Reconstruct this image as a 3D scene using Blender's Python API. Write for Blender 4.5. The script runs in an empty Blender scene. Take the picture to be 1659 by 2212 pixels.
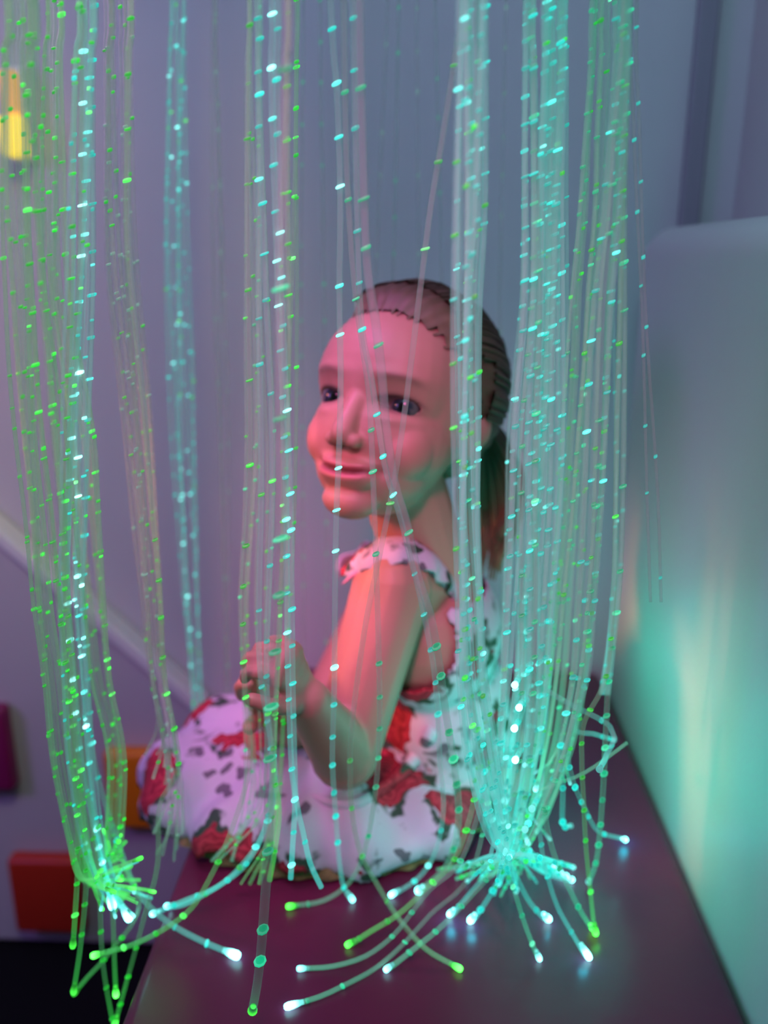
import bpy, bmesh, math, random
import numpy as np
from mathutils import Vector, Matrix, noise
from mathutils.bvhtree import BVHTree

random.seed(7)
rnd = random.Random(11)
C = bpy.context.scene.collection
sc = bpy.context.scene
V = Vector

# ------------------------------------------------------------------ camera
FPX, W_, H_ = 1900.0, 1659.0, 2212.0
PITCH, YAW = math.radians(16.7), math.radians(2.1)
MATZ = 0.50
CAM = V((0, 0, MATZ + 0.56))
fw = V((-math.sin(YAW) * math.cos(PITCH), math.cos(YAW) * math.cos(PITCH), -math.sin(PITCH)))
rt = fw.cross(V((0, 0, 1))).normalized()
up = rt.cross(fw).normalized()
cd = bpy.data.cameras.new('camera')
cam = bpy.data.objects.new('camera', cd)
C.objects.link(cam)
cam.matrix_world = Matrix.Translation(CAM) @ Matrix((rt, up, -fw)).transposed().to_4x4()
cd.sensor_fit = 'VERTICAL'
cd.sensor_height = 36.0
cd.lens = 36.0 * FPX / H_
cd.clip_start = 0.02
cd.dof.use_dof = True
cd.dof.focus_distance = 0.60
cd.dof.aperture_fstop = cd.lens / 11.0
sc.camera = cam


def ray(px, py):
    return (fw + rt * ((px - W_ / 2) / FPX) - up * ((py - H_ / 2) / FPX))


def W(px, py, Y):                       # the point of the room at distance Y in front
    d = ray(px, py)
    return CAM + d * (Y / d.y)


def Mz(px, py, z=MATZ):                 # the point on a level surface
    d = ray(px, py)
    return CAM + d * ((z - CAM.z) / d.z)


# ------------------------------------------------------------------ helpers
def mesh_obj(name, bm_or_me, m=None, parent=None, smooth=True):
    if isinstance(bm_or_me, bmesh.types.BMesh):
        me = bpy.data.meshes.new(name)
        bm_or_me.to_mesh(me)
        bm_or_me.free()
    else:
        me = bm_or_me
    me.name = name
    if m:
        if isinstance(m, (list, tuple)):
            for k in m:
                me.materials.append(k)
        else:
            me.materials.append(m)
    if smooth:
        for p in me.polygons:
            p.use_smooth = True
    o = bpy.data.objects.new(name, me)
    C.objects.link(o)
    if parent:
        o.parent = parent
    return o


def tag(o, label=None, cat=None, group=None, kind=None):
    if label: o['label'] = label
    if cat: o['category'] = cat
    if group: o['group'] = group
    if kind: o['kind'] = kind
    return o


def empty(name, loc):
    o = bpy.data.objects.new(name, None)
    C.objects.link(o)
    o.location = loc
    o.empty_display_size = 0.05
    return o


def child(o, root):                     # parent without moving it (the root is only translated)
    o.parent = root
    o.matrix_parent_inverse = Matrix.Translation(-root.location)
    return o


def box(bm, x0, x1, y0, y1, z0, z1, bevel=0.0, seg=4):
    r = bmesh.ops.create_cube(bm, size=1.0)
    for v in r['verts']:
        v.co = V(((x0 + x1) / 2 + v.co.x * (x1 - x0), (y0 + y1) / 2 + v.co.y * (y1 - y0), (z0 + z1) / 2 + v.co.z * (z1 - z0)))
    if bevel:
        es = list({e for v in r['verts'] for e in v.link_edges})
        bmesh.ops.bevel(bm, geom=es, offset=bevel, segments=seg, profile=0.5, affect='EDGES')
    return bm


_SPH = {}


def ell(bm, c, r, rot=None, seg=24):
    if seg not in _SPH:
        vs = [(0, 0, 1)]
        m = seg // 2
        for j in range(1, m):
            for i in range(seg):
                vs.append((math.sin(math.pi * j / m) * math.cos(2 * math.pi * i / seg), math.sin(math.pi * j / m) * math.sin(2 * math.pi * i / seg), math.cos(math.pi * j / m)))
        vs.append((0, 0, -1))
        fs = []
        for i in range(seg):
            k = (i + 1) % seg
            fs.append((0, 1 + i, 1 + k))
            for j in range(m - 2):
                fs.append((1 + j * seg + i, 1 + (j + 1) * seg + i, 1 + (j + 1) * seg + k, 1 + j * seg + k))
            fs.append((1 + (m - 2) * seg + i, len(vs) - 1, 1 + (m - 2) * seg + k))
        _SPH[seg] = ([V(v) for v in vs], fs)
    vs, fs = _SPH[seg]
    c = V(c)
    R3 = (rot if rot else Matrix.Identity(3)) @ Matrix.Diagonal((r, r, r) if isinstance(r, float) else r)
    nv = [bm.verts.new(c + R3 @ v) for v in vs]
    for f in fs:
        bm.faces.new([nv[i] for i in f])


def cap(bm, a, b, ra, rb, n=None):      # tapered limb between two joints
    a, b = V(a), V(b)
    L = (b - a).length
    k = n or max(4, int(L / (min(ra, rb) * 0.16)))
    for i in range(k + 1):
        t = i / k
        ell(bm, a.lerp(b, t), ra + (rb - ra) * t, seg=16)


def evaluated(o):
    dg = bpy.context.evaluated_depsgraph_get()
    me = bpy.data.meshes.new_from_object(o.evaluated_get(dg))
    return me


def remeshed(bm, voxel, smooth=4, name='tmp'):
    o = mesh_obj(name, bm)
    md = o.modifiers.new('r', 'REMESH')
    md.mode = 'VOXEL'
    md.voxel_size = voxel
    md.use_smooth_shade = True
    s = o.modifiers.new('s', 'SMOOTH')
    s.factor = 0.5
    s.iterations = smooth
    me = evaluated(o)
    old = o.data
    bpy.data.objects.remove(o)
    bpy.data.meshes.remove(old)
    return me


def sm(a, b, x):
    t = min(1, max(0, (x - a) / (b - a)))
    return t * t * (3 - 2 * t)


# ------------------------------------------------------------------ materials
def mat(name, col, rough=0.6, bump=0.0, bscale=200, var=0.0, vscale=8, spec=0.5, coat=0.0):
    m = bpy.data.materials.new(name)
    m.use_nodes = True
    nt = m.node_tree
    b = nt.nodes['Principled BSDF']
    b.inputs['Base Color'].default_value = (*col, 1)
    b.inputs['Roughness'].default_value = rough
    b.inputs['Specular IOR Level'].default_value = spec
    b.inputs['Coat Weight'].default_value = coat
    tc = nt.nodes.new('ShaderNodeTexCoord')
    if var:
        n = nt.nodes.new('ShaderNodeTexNoise')
        n.inputs['Scale'].default_value = vscale
        n.inputs['Detail'].default_value = 5
        nt.links.new(tc.outputs['Object'], n.inputs['Vector'])
        r = nt.nodes.new('ShaderNodeValToRGB')
        r.color_ramp.elements[0].position = 0.3
        r.color_ramp.elements[1].position = 0.7
        r.color_ramp.elements[0].color = (*[c * (1 - var) for c in col], 1)
        r.color_ramp.elements[1].color = (*[min(1, c * (1 + var)) for c in col], 1)
        nt.links.new(n.outputs['Fac'], r.inputs['Fac'])
        nt.links.new(r.outputs['Color'], b.inputs['Base Color'])
    if bump:
        n = nt.nodes.new('ShaderNodeTexNoise')
        n.inputs['Scale'].default_value = bscale
        n.inputs['Detail'].default_value = 4
        nt.links.new(tc.outputs['Object'], n.inputs['Vector'])
        bp = nt.nodes.new('ShaderNodeBump')
        bp.inputs['Strength'].default_value = bump
        bp.inputs['Distance'].default_value = 0.002
        nt.links.new(n.outputs['Fac'], bp.inputs['Height'])
        nt.links.new(bp.outputs['Normal'], b.inputs['Normal'])
    return m


M_wall = mat('wall_paint', (0.62, 0.62, 0.62), 0.75, 0.15, 260, 0.03, 3)
M_sidewall = mat('side_wall_paint', (0.60, 0.63, 0.58), 0.75, 0.15, 260, 0.03, 3)
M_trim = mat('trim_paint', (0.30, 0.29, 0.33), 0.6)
M_panel = mat('panel_vinyl', (0.60, 0.58, 0.62), 0.45, 0.1, 120, 0.03, 4)
M_edge = mat('panel_edging', (0.85, 0.85, 0.85), 0.35)
M_floor = mat('black_floor', (0.008, 0.008, 0.010), 0.9, 0.3, 90, 0.0, 6, spec=0.1)
M_pad = mat('white_vinyl', (0.66, 0.66, 0.62), 0.42, 0.12, 90, 0.04, 3)
M_mat = mat('plum_vinyl', (0.150, 0.018, 0.055), 0.30, 0.10, 60, 0.12, 5, spec=0.28)
M_red = mat('red_vinyl', (0.55, 0.035, 0.015), 0.4, 0.1, 80)
M_orange = mat('orange_vinyl', (0.85, 0.24, 0.01), 0.4, 0.1, 80)
M_magenta = mat('magenta_vinyl', (0.26, 0.012, 0.11), 0.4, 0.1, 80)
M_hole = mat('dark_hole', (0.015, 0.01, 0.02), 0.8)
M_black = mat('lamp_housing', (0.02, 0.02, 0.02), 0.4)


def attr_emission(name, base, alpha, rough, estr, additive=0.0):
    m = bpy.data.materials.new(name)
    m.use_nodes = True
    nt = m.node_tree
    b = nt.nodes['Principled BSDF']
    b.inputs['Base Color'].default_value = (*base, 1)
    b.inputs['Roughness'].default_value = rough
    b.inputs['Alpha'].default_value = alpha
    a = nt.nodes.new('ShaderNodeAttribute')
    a.attribute_name = 'glow'
    nt.links.new(a.outputs['Color'], b.inputs['Emission Color'])
    b.inputs['Emission Strength'].default_value = estr
    m.cycles.emission_sampling = 'NONE'
    return m


M_sheath = attr_emission('clear_fibre_sheath', (0.42, 0.50, 0.42), 0.22, 0.35, 1.0)
M_glint = attr_emission('lit_nick', (0.16, 0.20, 0.16), 1.0, 0.4, 1.0)
M_tip = attr_emission('lit_fibre_tip', (0.02, 0.02, 0.02), 1.0, 0.4, 1.0)

# ------------------------------------------------------------------ setting
WY = 1.15                                # back wall
XR = 0.385                                # right wall
bm = bmesh.new(); box(bm, -1.7, XR, WY, WY + 0.08, 0, 2.3)
tag(mesh_obj('wall_back', bm, M_wall, smooth=False), kind='structure')
bm = bmesh.new(); box(bm, XR, XR + 0.08, -1.2, WY + 0.08, 0, 2.3)
tag(mesh_obj('wall_right', bm, M_sidewall, smooth=False), kind='structure')
bm = bmesh.new(); box(bm, -1.78, -1.7, -1.2, WY + 0.08, 0, 2.3)
tag(mesh_obj('wall_left', bm, M_wall, smooth=False), kind='structure')
bm = bmesh.new(); box(bm, -1.78, XR + 0.08, -1.2, WY + 0.08, -0.06, 0)
tag(mesh_obj('floor', bm, M_floor, smooth=False), kind='structure')
bm = bmesh.new(); box(bm, -1.78, XR + 0.08, -1.2, WY + 0.08, 2.3, 2.36)
tag(mesh_obj('ceiling', bm, M_wall, smooth=False), kind='structure')
# vertical strip in the corner of the two walls
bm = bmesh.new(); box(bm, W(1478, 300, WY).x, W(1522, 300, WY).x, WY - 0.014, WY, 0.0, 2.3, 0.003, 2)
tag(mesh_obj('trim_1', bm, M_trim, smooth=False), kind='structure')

# padded bench, plum vinyl
bmx0, bmx1 = Mz(255, 2212).x, Mz(1465, 1850).x
MX0, MX1 = bmx0, bmx1
bench = tag(empty('padded_bench', V(((MX0 + MX1) / 2, 0.6, 0))), 'long padded bench with a plum vinyl top that the child kneels on', 'bench')
bm = bmesh.new(); box(bm, MX0, MX1, -0.10, WY - 0.035, MATZ - 0.10, MATZ, 0.012, 5)
child(mesh_obj('cushion', bm, M_mat), bench)
bm = bmesh.new(); box(bm, MX0 + 0.015, MX1 - 0.01, -0.09, WY - 0.04, 0.0, MATZ - 0.10, 0.004, 2)
child(mesh_obj('base', bm, M_hole), bench)

# tall white pad along the right side of the bench
bm = bmesh.new()
PX0 = MX1 + 0.004
box(bm, PX0, XR - 0.002, -0.15, WY - 0.055, 0.42, CAM.z + 0.036, 0.035, 7)
# round off the far top corner further
for v in bm.verts:
    y, z = v.co.y, v.co.z
    if y > 0.85 and z > 0.9:
        v.co.z -= 0.018 * ((y - 0.85) / 0.25) ** 2
tag(mesh_obj('wall_pad', bm, M_pad), 'tall off-white vinyl pad standing along the right of the bench', 'wall pad')

# play panel on the back wall with sloping top
pa = W(-420, 760, WY); pb = W(445, 1492, WY)
panel = tag(empty('play_panel', V(((pa.x + pb.x) / 2, WY - 0.02, 0.02))), 'pale wall panel with a sloping top edge, below and left of the child', 'panel')
PT = 0.035
bm = bmesh.new()
PYF = WY - PT
ptsp = [(pa.x, 0.012), (MX0 - 0.006 + 0.35, 0.012), (MX0 + 0.344, W(500, 1540, PYF).z), (pb.x, pb.z - 0.01), (pa.x, pa.z)]
ptsp = [(x, z) for x, z in ptsp]
# keep the panel clear of the bench: it stops at the bench's back edge height
def slab(bm, poly, y0, y1, bev=0.0):
    f = [bm.verts.new((x, y0, z)) for x, z in poly]
    b_ = [bm.verts.new((x, y1, z)) for x, z in poly]
    bm.faces.new(f); bm.faces.new(list(reversed(b_)))
    n = len(poly)
    for i in range(n):
        bm.faces.new((f[i], b_[i], b_[(i + 1) % n], f[(i + 1) % n]))
    bmesh.ops.recalc_face_normals(bm, faces=bm.faces)
    if bev:
        es = [e for e in bm.edges if all(abs(v.co.y - y0) < 1e-5 for v in e.verts)]
        bmesh.ops.bevel(bm, geom=es, offset=bev, segments=4, profile=0.5, affect='EDGES')
slab(bm, ptsp, PYF, WY - 0.001, 0.004)
child(mesh_obj('board', bm, M_panel, smooth=False), panel)
# raised edging along the slope
bm = bmesh.new()
ea, eb = V((pa.x, PYF, pa.z)), V((pb.x, PYF, pb.z - 0.01))
d = (eb - ea).normalized(); nrm = V((-d.z, 0, d.x))
L = (eb - ea).length
prof = [(-0.007 + 0.0, -0.006), (0.006, -0.006), (0.009, 0.0), (0.009, PT - 0.002), (-0.007, PT - 0.002), (-0.007, 0)]
rings = []
for s in (0, L):
    rings.append([bm.verts.new(ea + d * s + nrm * p + V((0, q, 0))) for p, q in prof])
for i in range(len(prof)):
    j = (i + 1) % len(prof)
    bm.faces.new((rings[0][i], rings[0][j], rings[1][j], rings[1][i]))
bm.faces.new(rings[0]); bm.faces.new(list(reversed(rings[1])))
bmesh.ops.recalc_face_normals(bm, faces=bm.faces)
child(mesh_obj('edging', bm, M_edge, smooth=False), panel)
bm = bmesh.new()
hp = W(265, 1397, PYF)
bmesh.ops.create_cone(bm, segments=24, radius1=0.0045, radius2=0.0045, depth=0.002, cap_ends=True, matrix=Matrix.Translation(hp) @ Matrix.Rotation(math.pi / 2, 4, 'X'))
child(mesh_obj('screw_hole', bm, M_hole), panel)


def pad_square(x0, y0, x1, y1, m, name_label):
    a, b_ = W(x0, y0, PYF), W(x1, y1, PYF)
    bm = bmesh.new()
    box(bm, a.x, b_.x, PYF - 0.028, PYF, b_.z, a.z, 0.009, 5)
    tag(mesh_obj('padded_square', bm, m), name_label, 'padded square', 'padded squares on the play panel')


pad_square(-95, 1510, 48, 1690, M_magenta, 'dark magenta padded square at the left edge of the wall panel')
pad_square(28, 1832, 195, 1992, M_red, 'red padded square low on the wall panel')
pad_square(232, 1605, 372, 1770, M_orange, 'orange padded square beside the child\'s skirt')

# yellow wall lamp glowing behind the fibres
lp = W(32, 290, WY - 0.03)
lamp = tag(empty('wall_lamp', lp), 'small glowing yellow wall lamp behind the fibres at upper left', 'lamp')
def emis(name, col, s):
    m = bpy.data.materials.new(name); m.use_nodes = True
    b = m.node_tree.nodes['Principled BSDF']
    b.inputs['Base Color'].default_value = (*col, 1)
    b.inputs['Emission Color'].default_value = (*col, 1)
    b.inputs['Emission Strength'].default_value = s
    return m
bm = bmesh.new(); box(bm, lp.x - 0.014, lp.x + 0.014, lp.y - 0.012, lp.y + 0.012, lp.z - 0.026, lp.z + 0.020, 0.005, 4)
child(mesh_obj('lamp_diffuser', bm, emis('yellow_lamp', (1.0, 0.75, 0.05), 0.95)), lamp)
bm = bmesh.new(); box(bm, lp.x - 0.009, lp.x + 0.009, lp.y - 0.006, lp.y + 0.012, lp.z + 0.022, lp.z + 0.070, 0.004, 4)
child(mesh_obj('lamp_reflector', bm, emis('amber_lamp', (1.0, 0.50, 0.12), 0.45)), lamp)
bm = bmesh.new(); box(bm, lp.x - 0.012, lp.x + 0.012, lp.y + 0.010, WY - 0.001, lp.z - 0.03, lp.z + 0.076, 0.002, 2)
child(mesh_obj('back_plate', bm, M_edge), lamp)

# ------------------------------------------------------------------ the child
HC = W(868, 864, 0.80)                   # head centre
yaw_h, roll_h, pitch_h = math.radians(28), math.radians(12), math.radians(3)
f0 = (-fw * math.cos(yaw_h) - rt * math.sin(yaw_h)).normalized()
l0 = (rt * math.cos(yaw_h) - fw * math.sin(yaw_h)).normalized()   # her left, picture right
u0 = up.copy()
Rr = Matrix.Rotation(roll_h, 3, fw)      # clockwise in the picture
f1, l1, u1 = Rr @ f0, Rr @ l0, Rr @ u0
Rp = Matrix.Rotation(pitch_h, 3, l1)
HF, HL, HU = Rp @ f1, l1, Rp @ u1
HR = Matrix((HF, HL, HU)).transposed()   # local (f, l, u) -> world
HS = 1.10


def hp_(f, l, u):
    return HC + (HF * f + HL * l + HU * u) * HS


bm = bmesh.new()


def hell(c, r):
    ell(bm, hp_(*c), tuple(k * HS for k in r), HR, 32)


hell((-0.014, 0, 0.012), (0.086, 0.072, 0.077))      # skull
hell((0.026, 0, 0.012), (0.052, 0.060, 0.058))       # forehead
hell((0.018, 0, -0.032), (0.060, 0.058, 0.052))      # mid face
hell((0.026, 0, -0.058), (0.048, 0.047, 0.040))      # jaw
for s in (-1, 1):
    hell((0.039, s * 0.029, -0.041), (0.027, 0.026, 0.028))
    hell((-0.006, s * 0.068, -0.024), (0.011, 0.007, 0.018))     # ears
    hell((-0.012, s * 0.072, -0.014), (0.009, 0.006, 0.013))
    hell((0.080, s * 0.009, -0.043), (0.007, 0.0065, 0.006))      # nostril wings
hell((0.054, 0, -0.088), (0.019, 0.023, 0.015))      # chin
hell((0.064, 0, -0.066), (0.014, 0.026, 0.016))      # muzzle
cap(bm, hp_(0.070, 0, -0.010), hp_(0.084, 0, -0.038), 0.008 * HS, 0.0092 * HS)

nb = W(925, 1225, 0.825)                             # neck base
cap(bm, hp_(-0.012, 0.004, -0.060), nb, 0.040, 0.042)
shL = W(848, 1266, 0.760); shR = W(835, 1275, 0.93)
cap(bm, nb + V((0, 0, -0.02)), shL, 0.040, 0.036)
cap(bm, nb + V((0, 0, -0.02)), shR, 0.040, 0.034)
chest = W(925, 1360, 0.835); waist = W(955, 1530, 0.845); hips = W(940, 1700, 0.85)
ell(bm, chest, (0.068, 0.085, 0.075)); ell(bm, waist, (0.066, 0.080, 0.075)); ell(bm, hips, (0.085, 0.095, 0.075))
cap(bm, nb + V((0, 0, -0.03)), chest, 0.050, 0.066)
# left arm (near)
elL = W(744, 1630, 0.700); wrL = W(664, 1512, 0.625)
cap(bm, shL, shL.lerp(elL, 0.45), 0.038, 0.035); cap(bm, shL.lerp(elL, 0.45), elL, 0.035, 0.0315)
cap(bm, elL, elL.lerp(wrL, 0.4), 0.030, 0.026); cap(bm, elL.lerp(wrL, 0.4), wrL, 0.026, 0.018)
# right arm (far)
elR = W(668, 1590, 0.86); wrR = W(592, 1545, 0.735)
cap(bm, shR, elR, 0.033, 0.027); cap(bm, elR, wrR, 0.027, 0.018)


def hand(wr, kn, palm_n, thumb_dir, curl, s=1.0):
    """wr wrist, kn middle of the knuckle row, palm_n the way the palm faces."""
    ax = (kn - wr).normalized()
    n = (palm_n - ax * palm_n.dot(ax)).normalized()
    side = ax.cross(n).normalized()
    if side.dot(thumb_dir) < 0: side = -side          # side = towards the thumb
    L_ = (kn - wr).length
    for i in range(5):
        t = i / 4
        ell(bm, wr.lerp(kn, 0.15 + 0.85 * t), (0.0085 * s, 0.017 * s + 0.005 * t * s, 0.012 * s), Matrix((n, side, ax)).transposed(), 16)
    lens = (0.036, 0.042, 0.039, 0.031)
    for k in range(4):
        off = side * (0.0165 - 0.011 * k) * s
        p = kn + off - ax * (0.002 * abs(k - 1.2))
        dirv = ax.copy(); a = 0.0
        L = lens[k] * s
        rr = (0.0062 - 0.0004 * (k == 3)) * s
        for j, fr in enumerate((0.42, 0.33, 0.25)):
            a += curl[j]
            dv = ax * math.cos(a) + n * math.sin(a) + side * 0.05 * (1 - k / 1.5)
            q = p + dv.normalized() * L * fr
            cap(bm, p, q, rr, rr * 0.93, 5)
            p = q; rr *= 0.93
    tb = wr.lerp(kn, 0.30) + side * 0.016 * s
    t1 = tb + (side * 0.7 + ax * 0.7 + n * 0.25).normalized() * 0.019 * s
    t2 = t1 + (side * 0.35 + ax * 0.8 + n * 0.5).normalized() * 0.019 * s
    cap(bm, wr.lerp(kn, 0.25), tb, 0.009 * s, 0.0085 * s, 4); cap(bm, tb, t1, 0.0082 * s, 0.007 * s, 5); cap(bm, t1, t2, 0.007 * s, 0.0058 * s, 5)


hand(wrL, W(618, 1432, 0.612), -rt + fw * 0.5, -fw, (0.75, 0.9, 0.7), 1.0)
hand(wrR, W(545, 1462, 0.700), rt * 0.7 - fw * 0.6, -rt - fw * 0.3, (0.25, 0.35, 0.4), 1.05)
# folded legs under the skirt
kneeL = V((-0.190, 0.790, MATZ + 0.036)); kneeR = V((-0.180, 0.860, MATZ + 0.036))
cap(bm, hips + V((0, -0.04, -0.01)), kneeL, 0.048, 0.034); cap(bm, hips + V((0, 0.04, -0.01)), kneeR, 0.048, 0.034)
for k_, yy in ((kneeL, 0.80), (kneeR, 0.88)):
    k2 = V((k_.x + 0.012, k_.y, MATZ + 0.035)); an = V((0.07, yy, MATZ + 0.030))
    cap(bm, k_, k2, 0.033, 0.033); cap(bm, k2, an, 0.032, 0.022); cap(bm, an, an + V((0.045, 0, -0.004)), 0.022, 0.016)
body_me = remeshed(bm, 0.0021, 6, 'body')

# --- face relief and skin colours, in head coordinates
n = len(body_me.vertices)
co = np.empty(n * 3); body_me.vertices.foreach_get('co', co); co = co.reshape(-1, 3)
loc = (co - np.array(HC)) @ np.array(HR) / HS
F, Lc, U = loc[:, 0], loc[:, 1], loc[:, 2]
nearhead = (np.linalg.norm(loc, axis=1) < 0.14) & (F > 0.02)
def g(l, u, sl, su): return np.exp(-((Lc - l) / sl) ** 2 - ((U - u) / su) ** 2) * nearhead
disp = np.zeros(n)
EU = -0.010
bv0 = BVHTree.FromPolygons([V(c) for c in co], [tuple(p.vertices) for p in body_me.polygons])
eye_f = {}
for s in (-1, 1):
    h_ = bv0.ray_cast(hp_(0.2, s * 0.031, EU), -HF)[0]
    eye_f[s] = (h_ - HC).dot(HF) / HS
alm = {}
for s in (-1, 1):
    lx = (Lc - s * 0.031) / 0.0135
    hh = 0.0046 * np.sqrt(np.clip(1 - lx ** 2, 0, 1)) + 1e-5
    alm[s] = (np.abs(lx) < 1) * np.clip((hh - np.abs(U - EU)) / 0.0016 + 0.4, 0, 1) * nearhead
    disp += -0.0035 * g(s * 0.030, EU + 0.004, 0.020, 0.012)
    disp += -0.0060 * alm[s]
    disp += 0.0030 * g(s * 0.031, EU + 0.020, 0.020, 0.006)
    disp += 0.0022 * g(s * 0.031, EU - 0.012, 0.014, 0.0045)
    disp += 0.0015 * g(s * 0.034, -0.050, 0.014, 0.013)
    disp += -0.0035 * g(s * 0.027, -0.063, 0.005, 0.006)
mcurve = -0.0665 + 0.004 * (Lc / 0.025) ** 2                     # smiling mouth line
inm = np.exp(-(Lc / 0.024) ** 4) * nearhead
disp += -0.0040 * np.exp(-((U - mcurve) / 0.0022) ** 2) * inm
disp += 0.0022 * np.exp(-((U - mcurve - 0.0048) / 0.0034) ** 2) * inm
disp += 0.0028 * np.exp(-((U - mcurve + 0.0052) / 0.0040) ** 2) * inm
disp += -0.0010 * g(0, -0.079, 0.018, 0.004)
co2 = co + np.outer(disp * HS, np.array(HF))
body_me.vertices.foreach_set('co', co2.reshape(-1))
skin = np.array([0.50, 0.24, 0.185]); colr = np.tile(skin, (n, 1))
def mixc(w, c):
    global colr
    w = np.clip(w, 0, 1)[:, None]; colr = colr * (1 - w) + np.array(c) * w
for s in (-1, 1):
    mixc(0.5 * g(s * 0.038, -0.042, 0.018, 0.016), (0.66, 0.24, 0.20))          # cheek
    mixc(0.75 * np.exp(-((U - (EU + 0.020 - 0.25 * (abs(Lc) - 0.031) ** 2 / 0.02)) / 0.0030) ** 2) * np.exp(-((Lc - s * 0.032) / 0.015) ** 4) * nearhead, (0.16, 0.09, 0.06))
    mixc(0.95 * np.exp(-((U - (EU + 0.0058 - 14 * (Lc - s * 0.031) ** 2)) / 0.0024) ** 2) * np.exp(-((Lc - s * 0.031) / 0.0165) ** 6) * nearhead, (0.035, 0.018, 0.018))
    mixc(0.60 * np.exp(-((U - (EU - 0.0055 + 12 * (Lc - s * 0.031) ** 2)) / 0.0018) ** 2) * np.exp(-((Lc - s * 0.031) / 0.015) ** 6) * nearhead, (0.10, 0.04, 0.04))
    mixc(0.9 * alm[s], (0.12, 0.08, 0.08))
    mixc(0.8 * g(s * 0.0075, -0.0485, 0.0036, 0.0022), (0.12, 0.03, 0.03))      # nostrils
mixc(0.85 * np.exp(-((U - mcurve) / 0.0062) ** 4) * inm, (0.50, 0.10, 0.12))
mixc(0.95 * np.exp(-((U - mcurve) / 0.0022) ** 2) * inm, (0.07, 0.008, 0.015))
ca = body_me.color_attributes.new('skin', 'FLOAT_COLOR', 'POINT')
ca.data.foreach_set('color', np.hstack([colr, np.ones((n, 1))]).reshape(-1))
M_skin = bpy.data.materials.new('skin'); M_skin.use_nodes = True
nt = M_skin.node_tree; b = nt.nodes['Principled BSDF']
a = nt.nodes.new('ShaderNodeAttribute'); a.attribute_name = 'skin'
nt.links.new(a.outputs['Color'], b.inputs['Base Color'])
b.inputs['Roughness'].default_value = 0.5
b.inputs['Subsurface Weight'].default_value = 0.0
b.inputs['Subsurface Radius'].default_value = (0.02, 0.006, 0.004)
b.inputs['Subsurface Scale'].default_value = 0.3
person = tag(empty('person', V((hips.x, hips.y, MATZ))), 'small child with hair tied back kneeling on the bench in a floral dress, holding fibres', 'person')
child(mesh_obj('body', body_me, M_skin), person)

# eyes
M_eye = bpy.data.materials.new('eye'); M_eye.use_nodes = True
nt = M_eye.node_tree; b = nt.nodes['Principled BSDF']; b.inputs['Roughness'].default_value = 0.08
a = nt.nodes.new('ShaderNodeAttribute'); a.attribute_name = 'iris'
nt.links.new(a.outputs['Color'], b.inputs['Base Color'])
look = (CAM + V((-0.10, 0, -0.04)) - HC).normalized()
for s in (-1, 1):
    bm = bmesh.new()
    c = hp_(eye_f[s] - 0.0035 - 0.0125, s * 0.031, EU)
    bmesh.ops.create_uvsphere(bm, u_segments=32, v_segments=24, radius=0.0125 * HS, matrix=Matrix.Translation(c))
    me = bpy.data.meshes.new('eye'); bm.to_mesh(me); bm.free()
    ca = me.color_attributes.new('iris', 'FLOAT_COLOR', 'POINT')
    for v in me.vertices:
        ang = math.degrees((v.co - c).angle((look + HF * 0.8).normalized()))
        k = (0.004, 0.004, 0.005) if ang < 17 else ((0.02, 0.025, 0.04) if ang < 38 else (0.11, 0.10, 0.10))
        ca.data[v.index].color = (*k, 1)
    child(mesh_obj('eye', me, M_eye), person)

# hair: cap drawn back to a tail
M_hair = bpy.data.materials.new('dark_blond_hair'); M_hair.use_nodes = True
nt = M_hair.node_tree; b = nt.nodes['Principled BSDF']; b.inputs['Roughness'].default_value = 0.55
a = nt.nodes.new('ShaderNodeAttribute'); a.attribute_name = 'strand'
nt.links.new(a.outputs['Color'], b.inputs['Base Color'])
bm = bmesh.new()
NU, NV = 160, 90
grid = {}
for i in range(NU):
    for j in range(NV + 1):
        th = 2 * math.pi * i / NU; ph = math.pi * j / NV          # polar axis = backwards-down of the head
        x = -math.cos(ph); y = math.sin(ph) * math.cos(th); z = math.sin(ph) * math.sin(th)
        groove = 1.0 + 0.012 * math.sin(th * 38 + 2.2 * math.sin(ph * 2)) * math.sin(ph)
        x_, y_, z_ = -0.014 + 0.095 * x * groove, 0.0785 * y * groove, 0.014 + 0.0850 * z * groove
        grid[i, j] = (x_, y_, z_, th)
def hairline(y, z):
    # largest f that still carries hair, for lateral y and height z
    far = 0.034 * sm(0.028, 0.06, -y)
    if z > 0.040: return 0.065 - 6.0 * (abs(y) ** 2) - far
    return 0.022 - 0.35 * (0.045 - z) - far
vm = {}
for (i, j), (x_, y_, z_, th) in grid.items():
    if z_ > -0.065 and x_ < hairline(y_, z_) + 0.004 * math.sin(th * 60):
        ww = 1.0
        edge = hairline(y_, z_) - x_
        pull = 1 - 0.085 * (1 - sm(0, 0.02, edge))                # hair thins to the scalp at the hairline
        vm[i, j] = bm.verts.new(hp_(-0.014 + (x_ + 0.014) * pull, y_ * pull, 0.014 + (z_ - 0.014) * pull))
for i in range(NU):
    for j in range(NV):
        q = [(i, j), ((i + 1) % NU, j), ((i + 1) % NU, j + 1), (i, j + 1)]
        if all(k in vm for k in q):
            try: bm.faces.new([vm[k] for k in q])
            except ValueError: pass
bmesh.ops.remove_doubles(bm, verts=bm.verts, dist=1e-5)


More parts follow.
